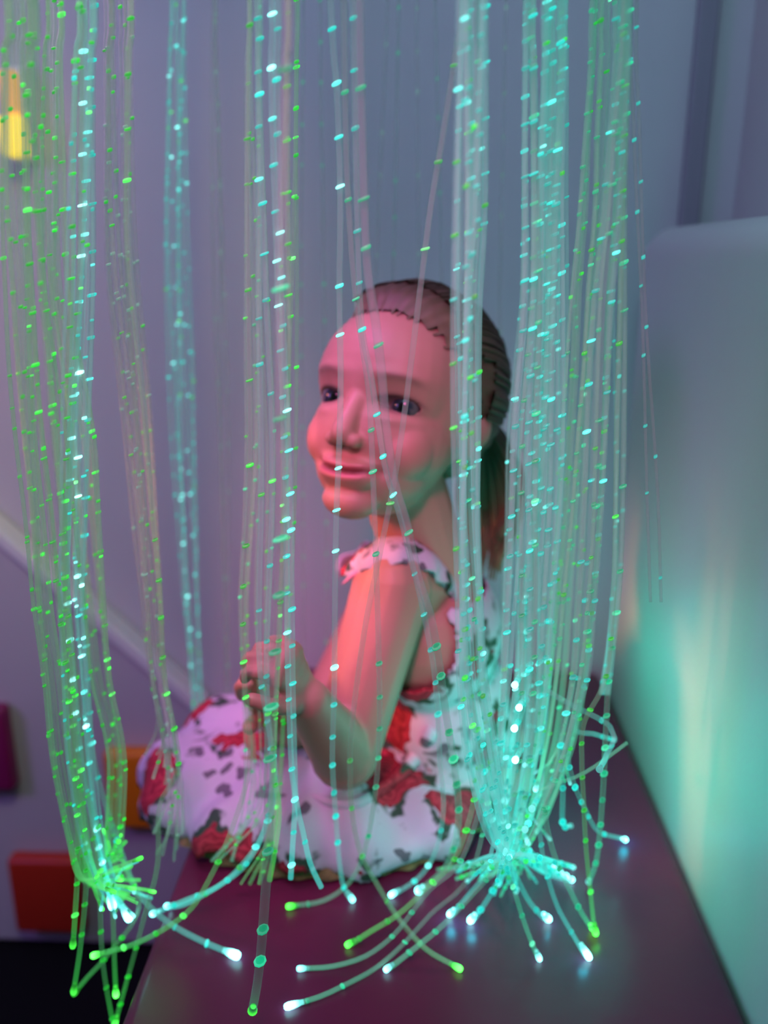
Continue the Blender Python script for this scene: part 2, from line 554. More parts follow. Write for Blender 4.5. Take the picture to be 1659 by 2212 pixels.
def strand_tube(bm, pts, r0, r1, sides=5):
    prev = None
    for i, p in enumerate(pts):
        t = (pts[min(i + 1, len(pts) - 1)] - pts[max(i - 1, 0)]).normalized()
        a_ = t.orthogonal().normalized() if prev is None else (prev - t * prev.dot(t)).normalized()
        prev = a_
        b_ = t.cross(a_)
        r = r0 + (r1 - r0) * i / (len(pts) - 1)
        ring = [bm.verts.new(p + (a_ * math.cos(2 * math.pi * k / sides) + b_ * math.sin(2 * math.pi * k / sides)) * r) for k in range(sides)]
        if i:
            for k in range(sides):
                bm.faces.new((last[k], last[(k + 1) % sides], ring[(k + 1) % sides], ring[k]))
        last = ring


tie = hp_(-0.098, 0.036, -0.010)
for k in range(150):                      # tail of hair falling behind the neck
    a1, rr = rnd.uniform(0, 2 * math.pi), math.sqrt(rnd.random())
    o1 = HL * math.cos(a1) * rr + HU * math.sin(a1) * rr
    pts = []
    Lh = rnd.uniform(0.10, 0.15)
    for t in [i / 9 for i in range(10)]:
        spread = 0.014 + 0.024 * math.sin(math.pi * min(1, t * 1.1)) + 0.005 * t
        base = tie + HF * (-0.030 * math.sin(t * 2.2) + 0.018 * t) * 1.0 + V((0, 0, -1)) * Lh * t + HL * (0.006 * t)
        pts.append(base + o1 * spread + HF * rr * 0.012 * math.cos(a1 * 3))
    strand_tube(bm, pts, 0.0032, 0.0010)
for k in range(170):                      # locks combed from the hairline back to the tie
    th = rnd.uniform(-0.25, math.pi + 0.25)
    y0, z0 = math.cos(th), math.sin(th)
    pts = []
    for t in [i / 11 for i in range(12)]:
        ph = math.radians(62 + rnd.uniform(-0.6, 0.6)) * (1 - t) + math.radians(176) * t
        # ph measured from the front
        rad = 1.012 + 0.01 * math.sin(k)
        x_ = -0.014 + 0.095 * math.cos(ph) * rad
        yy = 0.0785 * math.sin(ph) * y0 * rad
        zz = 0.014 + 0.0850 * math.sin(ph) * z0 * rad
        lim = hairline(yy, zz)
        if x_ > lim - 0.006 or yy < -0.045: continue
        pts.append(hp_(x_, yy, zz).lerp(tie, 0.6 * t ** 6))
    if len(pts) > 4: strand_tube(bm, pts, 0.0014, 0.0018, 4)
bmesh.ops.recalc_face_normals(bm, faces=bm.faces)
me = bpy.data.meshes.new('hair'); bm.to_mesh(me); bm.free()
ca = me.color_attributes.new('strand', 'FLOAT_COLOR', 'POINT')
Hi = HR.transposed()
for v in me.vertices:
    q = Hi @ (v.co - HC) / HS
    nz = noise.noise(V((q.x * 18, q.y * 160, q.z * 160)) ) * 0.5 + 0.5
    front = sm(-0.035, 0.035, q.x)
    low = sm(-0.02, -0.12, q.z)
    base = V((0.075, 0.050, 0.028)).lerp(V((0.30, 0.20, 0.10)), max(0.35 * front * (1 - sm(0.055, 0.09, q.z)), 0.75 * low))
    base *= 0.7 + 0.6 * nz
    ca.data[v.index].color = (*base, 1)
o = mesh_obj('hair', me, M_hair)
child(o, person)

# --- dress
M_dress = bpy.data.materials.new('rose_print_cotton'); M_dress.use_nodes = True
nt = M_dress.node_tree; N = nt.nodes; Lk = nt.links; b = N['Principled BSDF']
b.inputs['Roughness'].default_value = 0.8
tc = N.new('ShaderNodeTexCoord')
def noise_node(scale, detail=3):
    x = N.new('ShaderNodeTexNoise'); x.inputs['Scale'].default_value = scale; x.inputs['Detail'].default_value = detail
    Lk.new(tc.outputs['Object'], x.inputs['Vector']); return x
def vmath(op, a_, b_):
    x = N.new('ShaderNodeVectorMath'); x.operation = op
    for k, s_ in enumerate((a_, b_)):
        if isinstance(s_, (tuple, float)):
            if isinstance(s_, float):
                x.inputs['Scale'].default_value = s_
            else: x.inputs[k].default_value = s_
        else: Lk.new(s_, x.inputs[k])
    return x.outputs['Vector']
def math_(op, a_, b_=None, c_=None):
    x = N.new('ShaderNodeMath'); x.operation = op
    for k, s_ in enumerate((a_, b_, c_)):
        if s_ is None: continue
        if isinstance(s_, (int, float)): x.inputs[k].default_value = s_
        else: Lk.new(s_, x.inputs[k])
    return x.outputs[0]
def ramp01(s_, lo, hi):
    x = N.new('ShaderNodeMapRange'); x.inputs['From Min'].default_value = lo; x.inputs['From Max'].default_value = hi
    Lk.new(s_, x.inputs['Value']); return x.outputs['Result']
def mixcol(f, A, B):
    x = N.new('ShaderNodeMix'); x.data_type = 'RGBA'
    if isinstance(f, (int, float)): x.inputs[0].default_value = f
    else: Lk.new(f, x.inputs[0])
    for k, s_ in ((6, A), (7, B)):
        if isinstance(s_, tuple): x.inputs[k].default_value = (*s_, 1)
        else: Lk.new(s_, x.inputs[k])
    return x.outputs[2]
nz = noise_node(28, 3)
off = vmath('SCALE', vmath('SUBTRACT', nz.outputs['Color'], (0.5, 0.5, 0.5)), 0.065)
pos = vmath('ADD', tc.outputs['Object'], off)
def vor(scale, shift=(0, 0, 0)):
    x = N.new('ShaderNodeTexVoronoi'); x.inputs['Scale'].default_value = scale; x.inputs['Randomness'].default_value = 0.75
    Lk.new(vmath('ADD', pos, shift), x.inputs['Vector']); return x.outputs['Distance']
D1 = vor(12.5, (0.13, 0.05, 0.31))
rose = ramp01(D1, 0.442, 0.434)
leafn = ramp01(noise_node(46, 2).outputs['Fac'], 0.47, 0.53)
leaf = math_('MULTIPLY', math_('MULTIPLY', ramp01(D1, 0.58, 0.53), ramp01(D1, 0.43, 0.44)), leafn)
D2 = vor(34, (0.7, 0.2, 0.4))
sprig = math_('MULTIPLY', math_('MULTIPLY', ramp01(D2, 0.30, 0.24), ramp01(noise_node(13, 1).outputs['Fac'], 0.46, 0.54)), 0.85)
petal = ramp01(math_('SINE', math_('MULTIPLY', D1, 70)), -0.6, 1.0)
c0 = mixcol(sprig, (0.64, 0.58, 0.68), (0.08, 0.07, 0.09))
c1 = mixcol(leaf, c0, (0.035, 0.075, 0.045))
c2 = mixcol(rose, c1, mixcol(petal, (0.32, 0.012, 0.03), (0.60, 0.04, 0.07)))
Lk.new(c2, b.inputs['Base Color'])
M_pink = mat('pink_ribbon', (0.72, 0.36, 0.52), 0.6, 0.2, 200)
M_netting = mat('mustard_netting', (0.22, 0.16, 0.06), 0.9, 0.9, 260, 0.4, 60)

# bodice
bm = bmesh.new()
ell(bm, chest, (0.074, 0.091, 0.081)); ell(bm, waist, (0.072, 0.086, 0.081))
ell(bm, waist.lerp(hips, 0.5), (0.078, 0.092, 0.08))
cap(bm, nb + V((0, 0, -0.035)), chest, 0.056, 0.072)
bod = remeshed(bm, 0.005, 6, 'bodice')
bm = bmesh.new(); bm.from_mesh(bod)
cut = [f for f in bm.faces if (f.calc_center_median() - shL).length < 0.060 or (f.calc_center_median() - shR).length < 0.055 or (f.calc_center_median() - W(893, 1385, 0.775)).length < 0.046
       or f.calc_center_median().z > nb.z - 0.022 or f.calc_center_median().z < waist.z - 0.07]
bmesh.ops.delete(bm, geom=cut, context='FACES')
o = mesh_obj('bodice', bm, M_dress)
s_ = o.modifiers.new('thick', 'SOLIDIFY'); s_.thickness = 0.0025; s_.offset = 1
child(o, person)

# skirt puffed over the folded legs
bm = bmesh.new()
hipc = W(925, 1700, 0.84); kc = W(438, 1715, 0.80)
cap(bm, hipc, kc, 0.094, 0.069)
cap(bm, hipc + V((0, 0.04, 0)), kc + V((0.02, 0.06, 0.01)), 0.09, 0.065)
cap(bm, waist + V((0, 0, -0.01)), hipc, 0.077, 0.092)
bc = Mz(700, 1790); bc = V((bc.x - 0.003, 0.808, MATZ + 0.022))
ell(bm, bc, (0.186, 0.142, 0.052))
sk = remeshed(bm, 0.005, 12, 'skirt')
bm = bmesh.new(); bm.from_mesh(sk)
bm.normal_update()
top = waist.z
for v in bm.verts:
    c = V((bc.x, bc.y))
    ang = math.atan2(v.co.y - c.y, v.co.x - c.x)
    hgt = sm(top, MATZ + 0.03, v.co.z)
    w = math.sin(ang * 15 + 1.7 * math.sin(ang * 3.1)) * 0.0062 * hgt
    w += noise.noise(v.co * 22) * 0.010
    v.co += v.normal * w
def hem(v):
    c = v.co
    return MATZ + 0.004 + 0.016 * math.exp(-((c.x + 0.155) / 0.055) ** 2) * (1 if c.y < 0.8 else 0) + 0.004 * math.sin(math.atan2(c.y - bc.y, c.x - bc.x) * 22)
cut = [v for v in bm.verts if v.co.z < hem(v) or v.co.z > waist.z + 0.03]
bmesh.ops.delete(bm, geom=cut, context='VERTS')
o = mesh_obj('skirt', bm, M_dress)
s_ = o.modifiers.new('thick', 'SOLIDIFY'); s_.thickness = 0.002; s_.offset = 1
child(o, person); skirt = o
bvh = BVHTree.FromPolygons([v.co.copy() for v in o.data.vertices], [tuple(p.vertices) for p in o.data.polygons])


def on_skirt(px, py, lift=0.003, fallback=0.70):
    d = ray(px, py).normalized()
    hit = bvh.ray_cast(CAM, d)
    if hit[0] is None: return W(px, py, fallback)
    return hit[0] - d * lift


# netting frill under the hem
bm = bmesh.new()
NR = 260
rows = []
for j, (k, zz) in enumerate(((0.78, 0.034), (0.86, 0.024), (0.91, 0.013), (0.94, 0.0035))):
    row = []
    for i in range(NR):
        a_ = 2 * math.pi * i / NR
        r_ = k + 0.014 * math.sin(a_ * 41) * j / 3 + 0.006 * math.sin(a_ * 17)
        row.append(bm.verts.new((bc.x + 0.186 * r_ * math.cos(a_), bc.y + 0.142 * r_ * math.sin(a_), MATZ + zz)))
    rows.append(row)
for j in range(3):
    for i in range(NR):
        bm.faces.new((rows[j][i], rows[j + 1][i], rows[j + 1][(i + 1) % NR], rows[j][(i + 1) % NR]))
child(mesh_obj('petticoat', bm, M_netting), person)


def ribbon(bm, pts, wdt, th, wav=0, amp=0, nrm_hint=None):
    last = None
    n_ = len(pts)
    for i, p in enumerate(pts):
        t = (pts[min(i + 1, n_ - 1)] - pts[max(i - 1, 0)]).normalized()
        nh = nrm_hint(p) if nrm_hint else -fw
        s0 = t.cross(nh).normalized(); nn = s0.cross(t).normalized()
        pr = math.sin(math.pi * min(1, max(0, i / (n_ - 1)))) ** 0.4
        wv = math.sin(i * wav) * amp
        a_ = p + s0 * wdt * pr * 0.5 + nn * wv
        b_ = p - s0 * wdt * pr * 0.5 - nn * wv * 0.3
        ring = [bm.verts.new(a_ + nn * th), bm.verts.new(p + nn * (th + 0.4 * wdt * 0.3)), bm.verts.new(b_ + nn * th), bm.verts.new(b_ - nn * th), bm.verts.new(p - nn * th), bm.verts.new(a_ - nn * th)]
        if last:
            for k in range(6):
                bm.faces.new((last[k], last[(k + 1) % 6], ring[(k + 1) % 6], ring[k]))
        last = ring


def spline(pts, step):
    P = [V(p) for p in pts]
    P = [P[0] * 2 - P[1]] + P + [P[-1] * 2 - P[-2]]
    out = []
    for i in range(1, len(P) - 2):
        p0, p1, p2, p3 = P[i - 1], P[i], P[i + 1], P[i + 2]
        k = max(1, int((p2 - p1).length / step))
        for j in range(k):
            t = j / k
            out.append(0.5 * ((2 * p1) + (p2 - p0) * t + (2 * p0 - 5 * p1 + 4 * p2 - p3) * t * t + (3 * p1 - p0 - 3 * p2 + p3) * t ** 3))
    out.append(P[-2])
    return out


# gathered fold that runs round under the elbow
bm = bmesh.new()
fp = [on_skirt(*q) for q in ((948, 1520), (936, 1570), (905, 1625), (865, 1672), (815, 1710), (765, 1735), (705, 1730), (645, 1705))]
ribbon(bm, spline(fp, 0.006), 0.013, 0.003)
child(mesh_obj('waist_frill', bm, M_dress), person)
# shoulder frills
for sh, sgn, ys in ((shL, -1, ((745, 1238, 0.775), (775, 1215, 0.76), (820, 1196, 0.752), (870, 1190, 0.755), (925, 1208, 0.765), (965, 1250, 0.785), (985, 1300, 0.80))),
                    (shR, 1, ((735, 1235, 0.89), (742, 1215, 0.90), (765, 1205, 0.91), (800, 1200, 0.93), (850, 1220, 0.95)))):
    bm = bmesh.new()
    pts = spline([W(*q) for q in ys], 0.004)
    ribbon(bm, pts, 0.036, 0.0015, 0.9, 0.004, lambda p: (p - (chest + V((0, 0, -0.02)))).normalized())
    child(mesh_obj('shoulder_frill', bm, M_dress), person)
    bm = bmesh.new()
    lower = [p + (p - chest).normalized() * 0.003 + V((0, -0.005 if sgn < 0 else 0.005, -0.010)) for p in pts]
    ribbon(bm, lower, 0.006, 0.002)
    child(mesh_obj('piping', bm, M_pink), person)
# armhole and neckline piping in red cotton
M_crim = mat('red_piping', (0.45, 0.02, 0.05), 0.6)
bm = bmesh.new()
pts = spline([W(*q) for q in ((958, 1205, 0.80), (968, 1290, 0.79), (962, 1370, 0.772), (950, 1440, 0.765))], 0.006)
ribbon(bm, pts, 0.012, 0.002)
child(mesh_obj('side_piping', bm, M_crim), person)

# ------------------------------------------------------------------ optical fibres
CY = (0.0, 0.80, 0.72); GR = (0.0, 0.72, 0.01); MG = (0.0, 0.62, 0.30)
PALE = (0.20, 0.45, 0.38)
TIPC = (0.22, 1.0, 0.95); TIPG = (0.07, 1.0, 0.07)
CR = {'c': CY, 'g': GR, 'm': MG, 'p': PALE}


def fibre(path, r, colr_, label, group=None, tip=None, tip_s=8.0, glint=1.0, spacing=0.030, glowrun=0.12, run_s=0.55,
          base_s=0.05, on_mat=False, mixg=0.0, name='optical_fibre', tip_r=1.45, seedv=None):
    """path: (px, py, Y) from top to tip, hung from a header high above."""
    R_ = random.Random(hash(tuple(path)) & 0xffff if seedv is None else seedv)
    pts3 = []
    for (px, py, Y) in path:
        p = W(px, py, Y)
        m = MATZ + r + 0.0015
        if MX0 - 0.002 < p.x < MX1 + 0.004 and p.z < m:
            p = Mz(px, py, m)
        if p.x > MX1 - r and p.z < CAM.z + 0.03: p.x = min(p.x, MX1 + 0.002 - r) if False else p.x
        pts3.append(p)
    # hang from the header
    p0, p1 = pts3[0], pts3[1]
    dx = (p0.x - p1.x) / max(0.02, (p0.z - p1.z))
    H = 2.02
    tops = []
    if p0.z < H:
        for k in (3, 2, 1):
            t = k / 3 * (H - p0.z)
            tops.append(V((p0.x + dx * t * 0.25, p0.y, p0.z + t)))
    P = spline(tops + pts3, 0.007)
    col_ = V(CR[colr_]) if isinstance(colr_, str) else V(colr_)
    bm = bmesh.new()
    glow = bm.verts.layers.float_color.new('glow')
    # arc length from the tip
    S = [0.0] * len(P)
    for i in range(len(P) - 2, -1, -1):
        S[i] = S[i + 1] + (P[i + 1] - P[i]).length
    sides = 7
    prev = last = None
    frames = []
    for i, p in enumerate(P):
        t = (P[min(i + 1, len(P) - 1)] - P[max(i - 1, 0)]).normalized()
        a_ = t.orthogonal().normalized() if prev is None else (prev - t * prev.dot(t)).normalized()
        prev = a_; b_ = t.cross(a_); frames.append((t, a_, b_))
        e = run_s * math.exp(-(S[i] / glowrun) ** 1.6)
        bc_ = (col_ * 0.72 + V((0.26, 0.58, 0.46)) * 0.28) * base_s * 1.9
        g_ = (col_.x * e + bc_.x, col_.y * e + bc_.y, col_.z * e + bc_.z, 1)
        ring = []
        for k in range(sides):
            v = bm.verts.new(p + (a_ * math.cos(2 * math.pi * k / sides) + b_ * math.sin(2 * math.pi * k / sides)) * r)
            v[glow] = g_
            ring.append(v)
        if last:
            for k in range(sides):
                bm.faces.new((last[k], last[(k + 1) % sides], ring[(k + 1) % sides], ring[k]))
        last = ring
    bm.faces.new(last)
    # lit nicks, regularly spaced
    if glint > 0:
        s = spacing * R_.uniform(0.3, 1.0)
        i = len(P) - 2
        while i > 0 and P[i].z < 1.55:
            while i > 0 and S[i] < s: i -= 1
            if i <= 0 or P[i].z > 1.55: break
            f_ = (s - S[i + 1]) / max(1e-6, S[i] - S[i + 1])
            p = P[i + 1].lerp(P[i], f_)
            t, a_, b_ = frames[i]
            # a nick is a short slanted band across the fibre
            br = max(0.30, glint) * (0.45 + 1.1 * R_.random() ** 2.2)
            if R_.random() < 0.3: s += spacing * R_.uniform(0.9, 1.1); continue
            cc = V(GR) if R_.random() < mixg else col_
            br = max(br, 0.42 + 0.2 * R_.random())
            hot = max(0, br - 1.1) * 0.7
            if cc.z < 0.1: hot *= 0.45
            g_ = (cc.x * br + hot * 0.8, cc.y * br + 0.02 + hot, cc.z * br + hot, 1)
            hl = R_.uniform(0.0007, 0.0013); rr = r * R_.uniform(1.05, 1.25) * (1.15 if br > 0.8 else 1.0)
            slant = 0.35
            rows_ = []
            for (h, kx) in ((-hl, 0.7), (-hl * 0.6, 1.0), (hl * 0.6, 1.0), (hl, 0.7)):
                rw = []
                for k in range(8):
                    an = 2 * math.pi * k / 8
                    dd = (a_ * math.cos(an) + b_ * math.sin(an)) * rr * kx
                    v = bm.verts.new(p + dd + t * (h - slant * dd.dot(rt) * 1.0))
                    v[glow] = g_; rw.append(v)
                rows_.append(rw)
            for q in range(3):
                for k in range(8):
                    fc = bm.faces.new((rows_[q][k], rows_[q][(k + 1) % 8], rows_[q + 1][(k + 1) % 8], rows_[q + 1][k])); fc.material_index = 1
            fc = bm.faces.new(rows_[0]); fc.material_index = 1
            fc = bm.faces.new(rows_[3]); fc.material_index = 1
            s += spacing * R_.uniform(0.92, 1.08)
    o = mesh_obj(name, bm, [M_sheath, M_glint])
    tag(o, label, 'optical fibre', group)
    if tip:
        bm = bmesh.new()
        glow = bm.verts.layers.float_color.new('glow')
        t, a_, b_ = frames[-1]
        tc_ = V(TIPC) if tip == 'c' else V(TIPG)
        Lt = 0.0050 * tip_r; prof = ((-1, 0.62), (-0.6, 0.72), (0.1, 0.95), (0.6, 1.0), (0.9, 0.8), (1.0, 0.45))
        last = None
        for (h, kx) in prof:
            ring = []
            for k in range(12):
                an = 2 * math.pi * k / 12
                v = bm.verts.new(P[-1] + t * h * Lt * 0.8 + (a_ * math.cos(an) + b_ * math.sin(an)) * r * kx * (0.55 + 0.5 * tip_r))
                e = tip_s * (0.10 + 0.90 * sm(-0.8, 0.6, h) ** 1.5)
                v[glow] = (tc_.x * e, tc_.y * e, tc_.z * e, 1)
                ring.append(v)
            if last:
                for k in range(12):
                    bm.faces.new((last[k], last[(k + 1) % 12], ring[(k + 1) % 12], ring[k]))
            last = ring
        bm.faces.new(last)
        # keep the lit end above the vinyl
        lowest = min(v.co.z for v in bm.verts)
        if MX0 < P[-1].x < MX1 and lowest < MATZ + 0.0006:
            for v in bm.verts: v.co.z += MATZ + 0.0006 - lowest
        tp = mesh_obj('lit_tip', bm, M_tip)
        tp.parent = o
    return o


def interp(tab, y):
    if y <= tab[0][0]: return tab[0][1:]
    for a_, b_ in zip(tab, tab[1:]):
        if y <= b_[0]:
            t = (y - a_[0]) / (b_[0] - a_[0]); t = t * t * (3 - 2 * t) * 0.5 + t * 0.5
            return tuple(p + (q - p) * t for p, q in zip(a_[1:], b_[1:]))
    return tab[-1][1:]


B = {  # bundle: (y, centre x, half width), ...
 'A': [(0, 40, 42), (400, 45, 45), (800, 66, 48), (1200, 100, 48), (1600, 140, 42), (1800, 170, 28), (1900, 195, 24)],
 'B': [(0, 183, 26), (500, 176, 30), (1000, 158, 32), (1300, 152, 36), (1600, 172, 40), (1800, 200, 32), (1900, 228, 28)],
 'B2': [(0, 112, 22), (600, 112, 28), (1000, 168, 42), (1400, 205, 30), (1650, 252, 22), (1760, 268, 12), (1850, 240, 20)],
 'C': [(0, 258, 36), (500, 262, 34), (1000, 305, 26), (1300, 330, 24), (1500, 345, 20), (1700, 385, 20), (1850, 372, 14)],
 'D': [(0, 382, 20), (500, 380, 22), (900, 393, 24), (1200, 406, 22), (1500, 425, 14), (1620, 430, 12)],
 'E': [(0, 462, 8), (600, 474, 10), (1200, 486, 8), (1560, 492, 8)],
 'F1': [(0, 548, 18), (600, 556, 24), (1000, 562, 34), (1300, 550, 42), (1500, 552, 36), (1650, 560, 34)],
 'F2': [(0, 592, 8), (600, 604, 10), (1160, 620, 8), (1400, 626, 7), (1560, 632, 6), (1700, 638, 5)],
 'F3': [(0, 632, 18), (500, 630, 22), (1000, 622, 18), (1400, 612, 16), (1600, 600, 14), (1700, 598, 12)],
 'H': [(0, 1022, 36), (400, 1018, 35), (700, 1008, 25), (1100, 1008, 26), (1500, 1022, 36), (1700, 1050, 40), (1820, 1082, 26)],
 'I1': [(0, 1145, 12), (600, 1150, 20), (1000, 1126, 36), (1400, 1122, 48), (1700, 1112, 48), (1820, 1096, 26)],
 'I2': [(0, 1202, 30), (500, 1192, 30), (1000, 1180, 40), (1400, 1152, 50), (1650, 1124, 48), (1820, 1100, 26)],
 'J': [(0, 1322, 50), (400, 1300, 46), (700, 1274, 44), (1000, 1258, 50), (1400, 1232, 58), (1600, 1200, 50), (1740, 1160, 42), (1840, 1116, 26)],
 'J2': [(0, 1352, 18), (500, 1340, 14), (1100, 1334, 10), (1300, 1328, 10), (1500, 1306, 12)],
}


def follow(key, o, y0, y1, Y, step=190, wob=4):
    out = []
    y = y0
    ph = o * 5.1
    while y < y1 - 40:
        c, h = interp(B[key], y)
        out.append((c + h * o + wob * math.sin(y / 230 + ph), y, Y))
        y += step
    return out


def blendY(path, Yt, n_):
    m = len(path)
    return [(x, y, Y if i < m - n_ else Y + (Yt - Y) * sm(0, 1, (i - (m - n_) + 1) / n_)) for i, (x, y, Y) in enumerate(path)]


def strand(key, o, Y, tail, r, col, label, group=None, join=None, **kw):
    """follow a bundle down, then a free tail of (x, y[, Y]) ending at the tip"""
    yj = (join if join is not None else tail[0][1])
    pth = follow(key, o, -60, yj, Y)
    tl = []
    end = Mz(tail[-1][0], tail[-1][1]).y
    k = len(tail)
    for i, q in enumerate(tail):
        if len(q) == 3: tl.append(q)
        else:
            Ye = min(end, 0.70) if kw.get('mat_end', True) else Y
            t = (i + 1) / k
            tl.append((q[0], q[1], Y + (Ye - Y) * t * t))
    kw.pop('mat_end', None)
    return fibre(pth + tl, r, col, label, group, **kw)


# ---- single fibres that can be told apart
r0 = 0.0021
FR = 0.585
fibre([(712, -60, FR), (728, 200, FR), (735, 430, FR), (733, 640, FR), (736, 830, FR), (731, 1010, FR), (727, 1100, FR), (724, 1260, FR), (722, 1490, .59), (718, 1640, .60), (725, 1760, .62), (733, 1860, .635), (742, 1915, .65), (757, 1942, .66)],
      r0, 'c', 'single fibre hanging straight past the child\'s far eye to a curled white tip', tip='c', tip_s=4, glint=1.4, base_s=.10, spacing=.031, seedv=3)
fibre([(742, -60, FR), (746, 250, FR), (752, 430, FR), (766, 620, FR), (785, 760, FR), (798, 860, FR), (805, 1010, FR), (812, 1200, FR), (818, 1400, .59), (820, 1560, .60), (812, 1700, .61), (790, 1830, .63), (755, 1905, .65), (700, 1945, .66), (632, 1957, .66)],
      r0, 'm', 'fibre crossing the child\'s nose and curling left to a green tip', tip='g', tip_s=3, glint=.6, base_s=.06, run_s=.5, seedv=4)
fibre([(762, -60, FR), (768, 300, FR), (774, 560, FR), (783, 720, FR), (803, 820, FR), (830, 1000, FR), (850, 1070, FR), (868, 1130, FR), (888, 1210, FR), (908, 1290, FR), (924, 1370, FR), (938, 1450, .59), (946, 1540, .60), (950, 1640, .61), (958, 1750, .62), (940, 1840, .64), (905, 1895, .66), (852, 1932, .67)],
      r0, 'c', 'fibre slanting over the child\'s mouth to the shoulder, ending in a bright cyan tip', tip='c', tip_s=6, glint=1.1, base_s=.08, seedv=5)
fibre([(775, -60, .55), (782, 300, .55), (792, 560, .55), (812, 700, .55), (826, 820, .55), (834, 920, .55), (852, 1040, .55), (876, 1120, .55), (902, 1240, .55), (930, 1330, .55), (948, 1430, .56), (965, 1550, .58), (985, 1680, .60), (990, 1780, .62), (965, 1870, .645), (908, 1925, .67)],
      0.0029, 'm', 'thick pale fibre slanting across the near eye down to the armpit', tip='c', tip_s=6, glint=1.2, base_s=.05, seedv=8)
fibre([(1003, -60, FR), (985, 110, FR), (957, 290, FR), (930, 450, FR), (906, 640, FR), (886, 800, FR), (868, 935, FR), (850, 1050, FR), (828, 1160, FR), (805, 1270, FR), (787, 1365, FR), (768, 1500, .59), (760, 1570, .59), (756, 1640, .60), (760, 1750, .61), (778, 1840, .62), (820, 1920, .63), (862, 1985, .63), (920, 2050, .61), (985, 2088, .60)],
      r0, (0.05, .55, .10), 'long diagonal fibre from upper right across the cheek, with a green tip on the bench', tip='g', tip_s=5, glint=.9, base_s=.06, run_s=.7, spacing=.055, seedv=10)
strand('F2', -.5, .57, [(637, 1730), (632, 1830), (628, 1898)], r0, 'c', 'left one of the two short cyan fibres ending before the skirt', glint=1.6, base_s=.14, run_s=.9, glowrun=.09, mat_end=False, spacing=.028)
strand('F2', .6, .57, [(640, 1730), (655, 1800), (670, 1865), (694, 1917)], r0, 'c', 'right one of the two short cyan fibres ending before the skirt, bent at its end', glint=1.4, base_s=.12, run_s=.9, glowrun=.10, mat_end=False, spacing=.028)
strand('F1', -.7, .58, [(540, 1640), (505, 1780), (452, 1900), (400, 1975), (300, 2035), (210, 2062)], r0, 'g', 'fibre sweeping from the hands down left to a green tip over the bench edge', tip='g', tip_s=6, glint=1.0, base_s=.08, run_s=.7, glowrun=.13)
for k, (oo, lx) in enumerate(((.2, 0), (.7, 8))):
    strand('F1', oo, .585, [(595 - lx, 1680), (572, 1790), (530, 1860 + lx), (470, 1915), (400, 1945 + lx), (335 + 30 * k, 1972 - 12 * k)], r0, 'c',
           ('lower' if k == 0 else 'upper') + ' of two paired fibres curving left from the hands to white tips', tip='c', tip_s=6, glint=.9, base_s=.10, run_s=.9, glowrun=.16, mixg=.3)
strand('F3', -.4, .575, [(603, 1750), (593, 1840), (582, 1902)], r0, 'g', 'short green fibre ending in front of the skirt hem', glint=.8, base_s=.08, run_s=.9, glowrun=.09, mat_end=False)
fibre(follow('F3', -.9, -60, 1500, .47) + [(584, 1560, .47), (580, 1800, .47), (572, 1950, .47), (563, 2062, .48), (555, 2130, .49), (546, 2180, .50)], .0032, 'm',
      'thick pale fibre hanging nearest the camera down to a green end at the bottom', tip='g', tip_s=1.5, glint=.8, base_s=.05, run_s=.35, glowrun=.03, spacing=.034, tip_r=1.1, seedv=2)
fibre(follow('B', .8, -60, 1750, .62) + [(262, 1840, .62), (300, 1930, .61), (360, 1990, .605), (430, 2030, .60), (500, 2060, .60)], .0024, 'c',
      'fibre reaching right over the bench to a large white tip, from the left bundle', tip='c', tip_s=9, tip_r=2.0, glint=1.0, base_s=.08, run_s=.7, glowrun=.08, seedv=6)
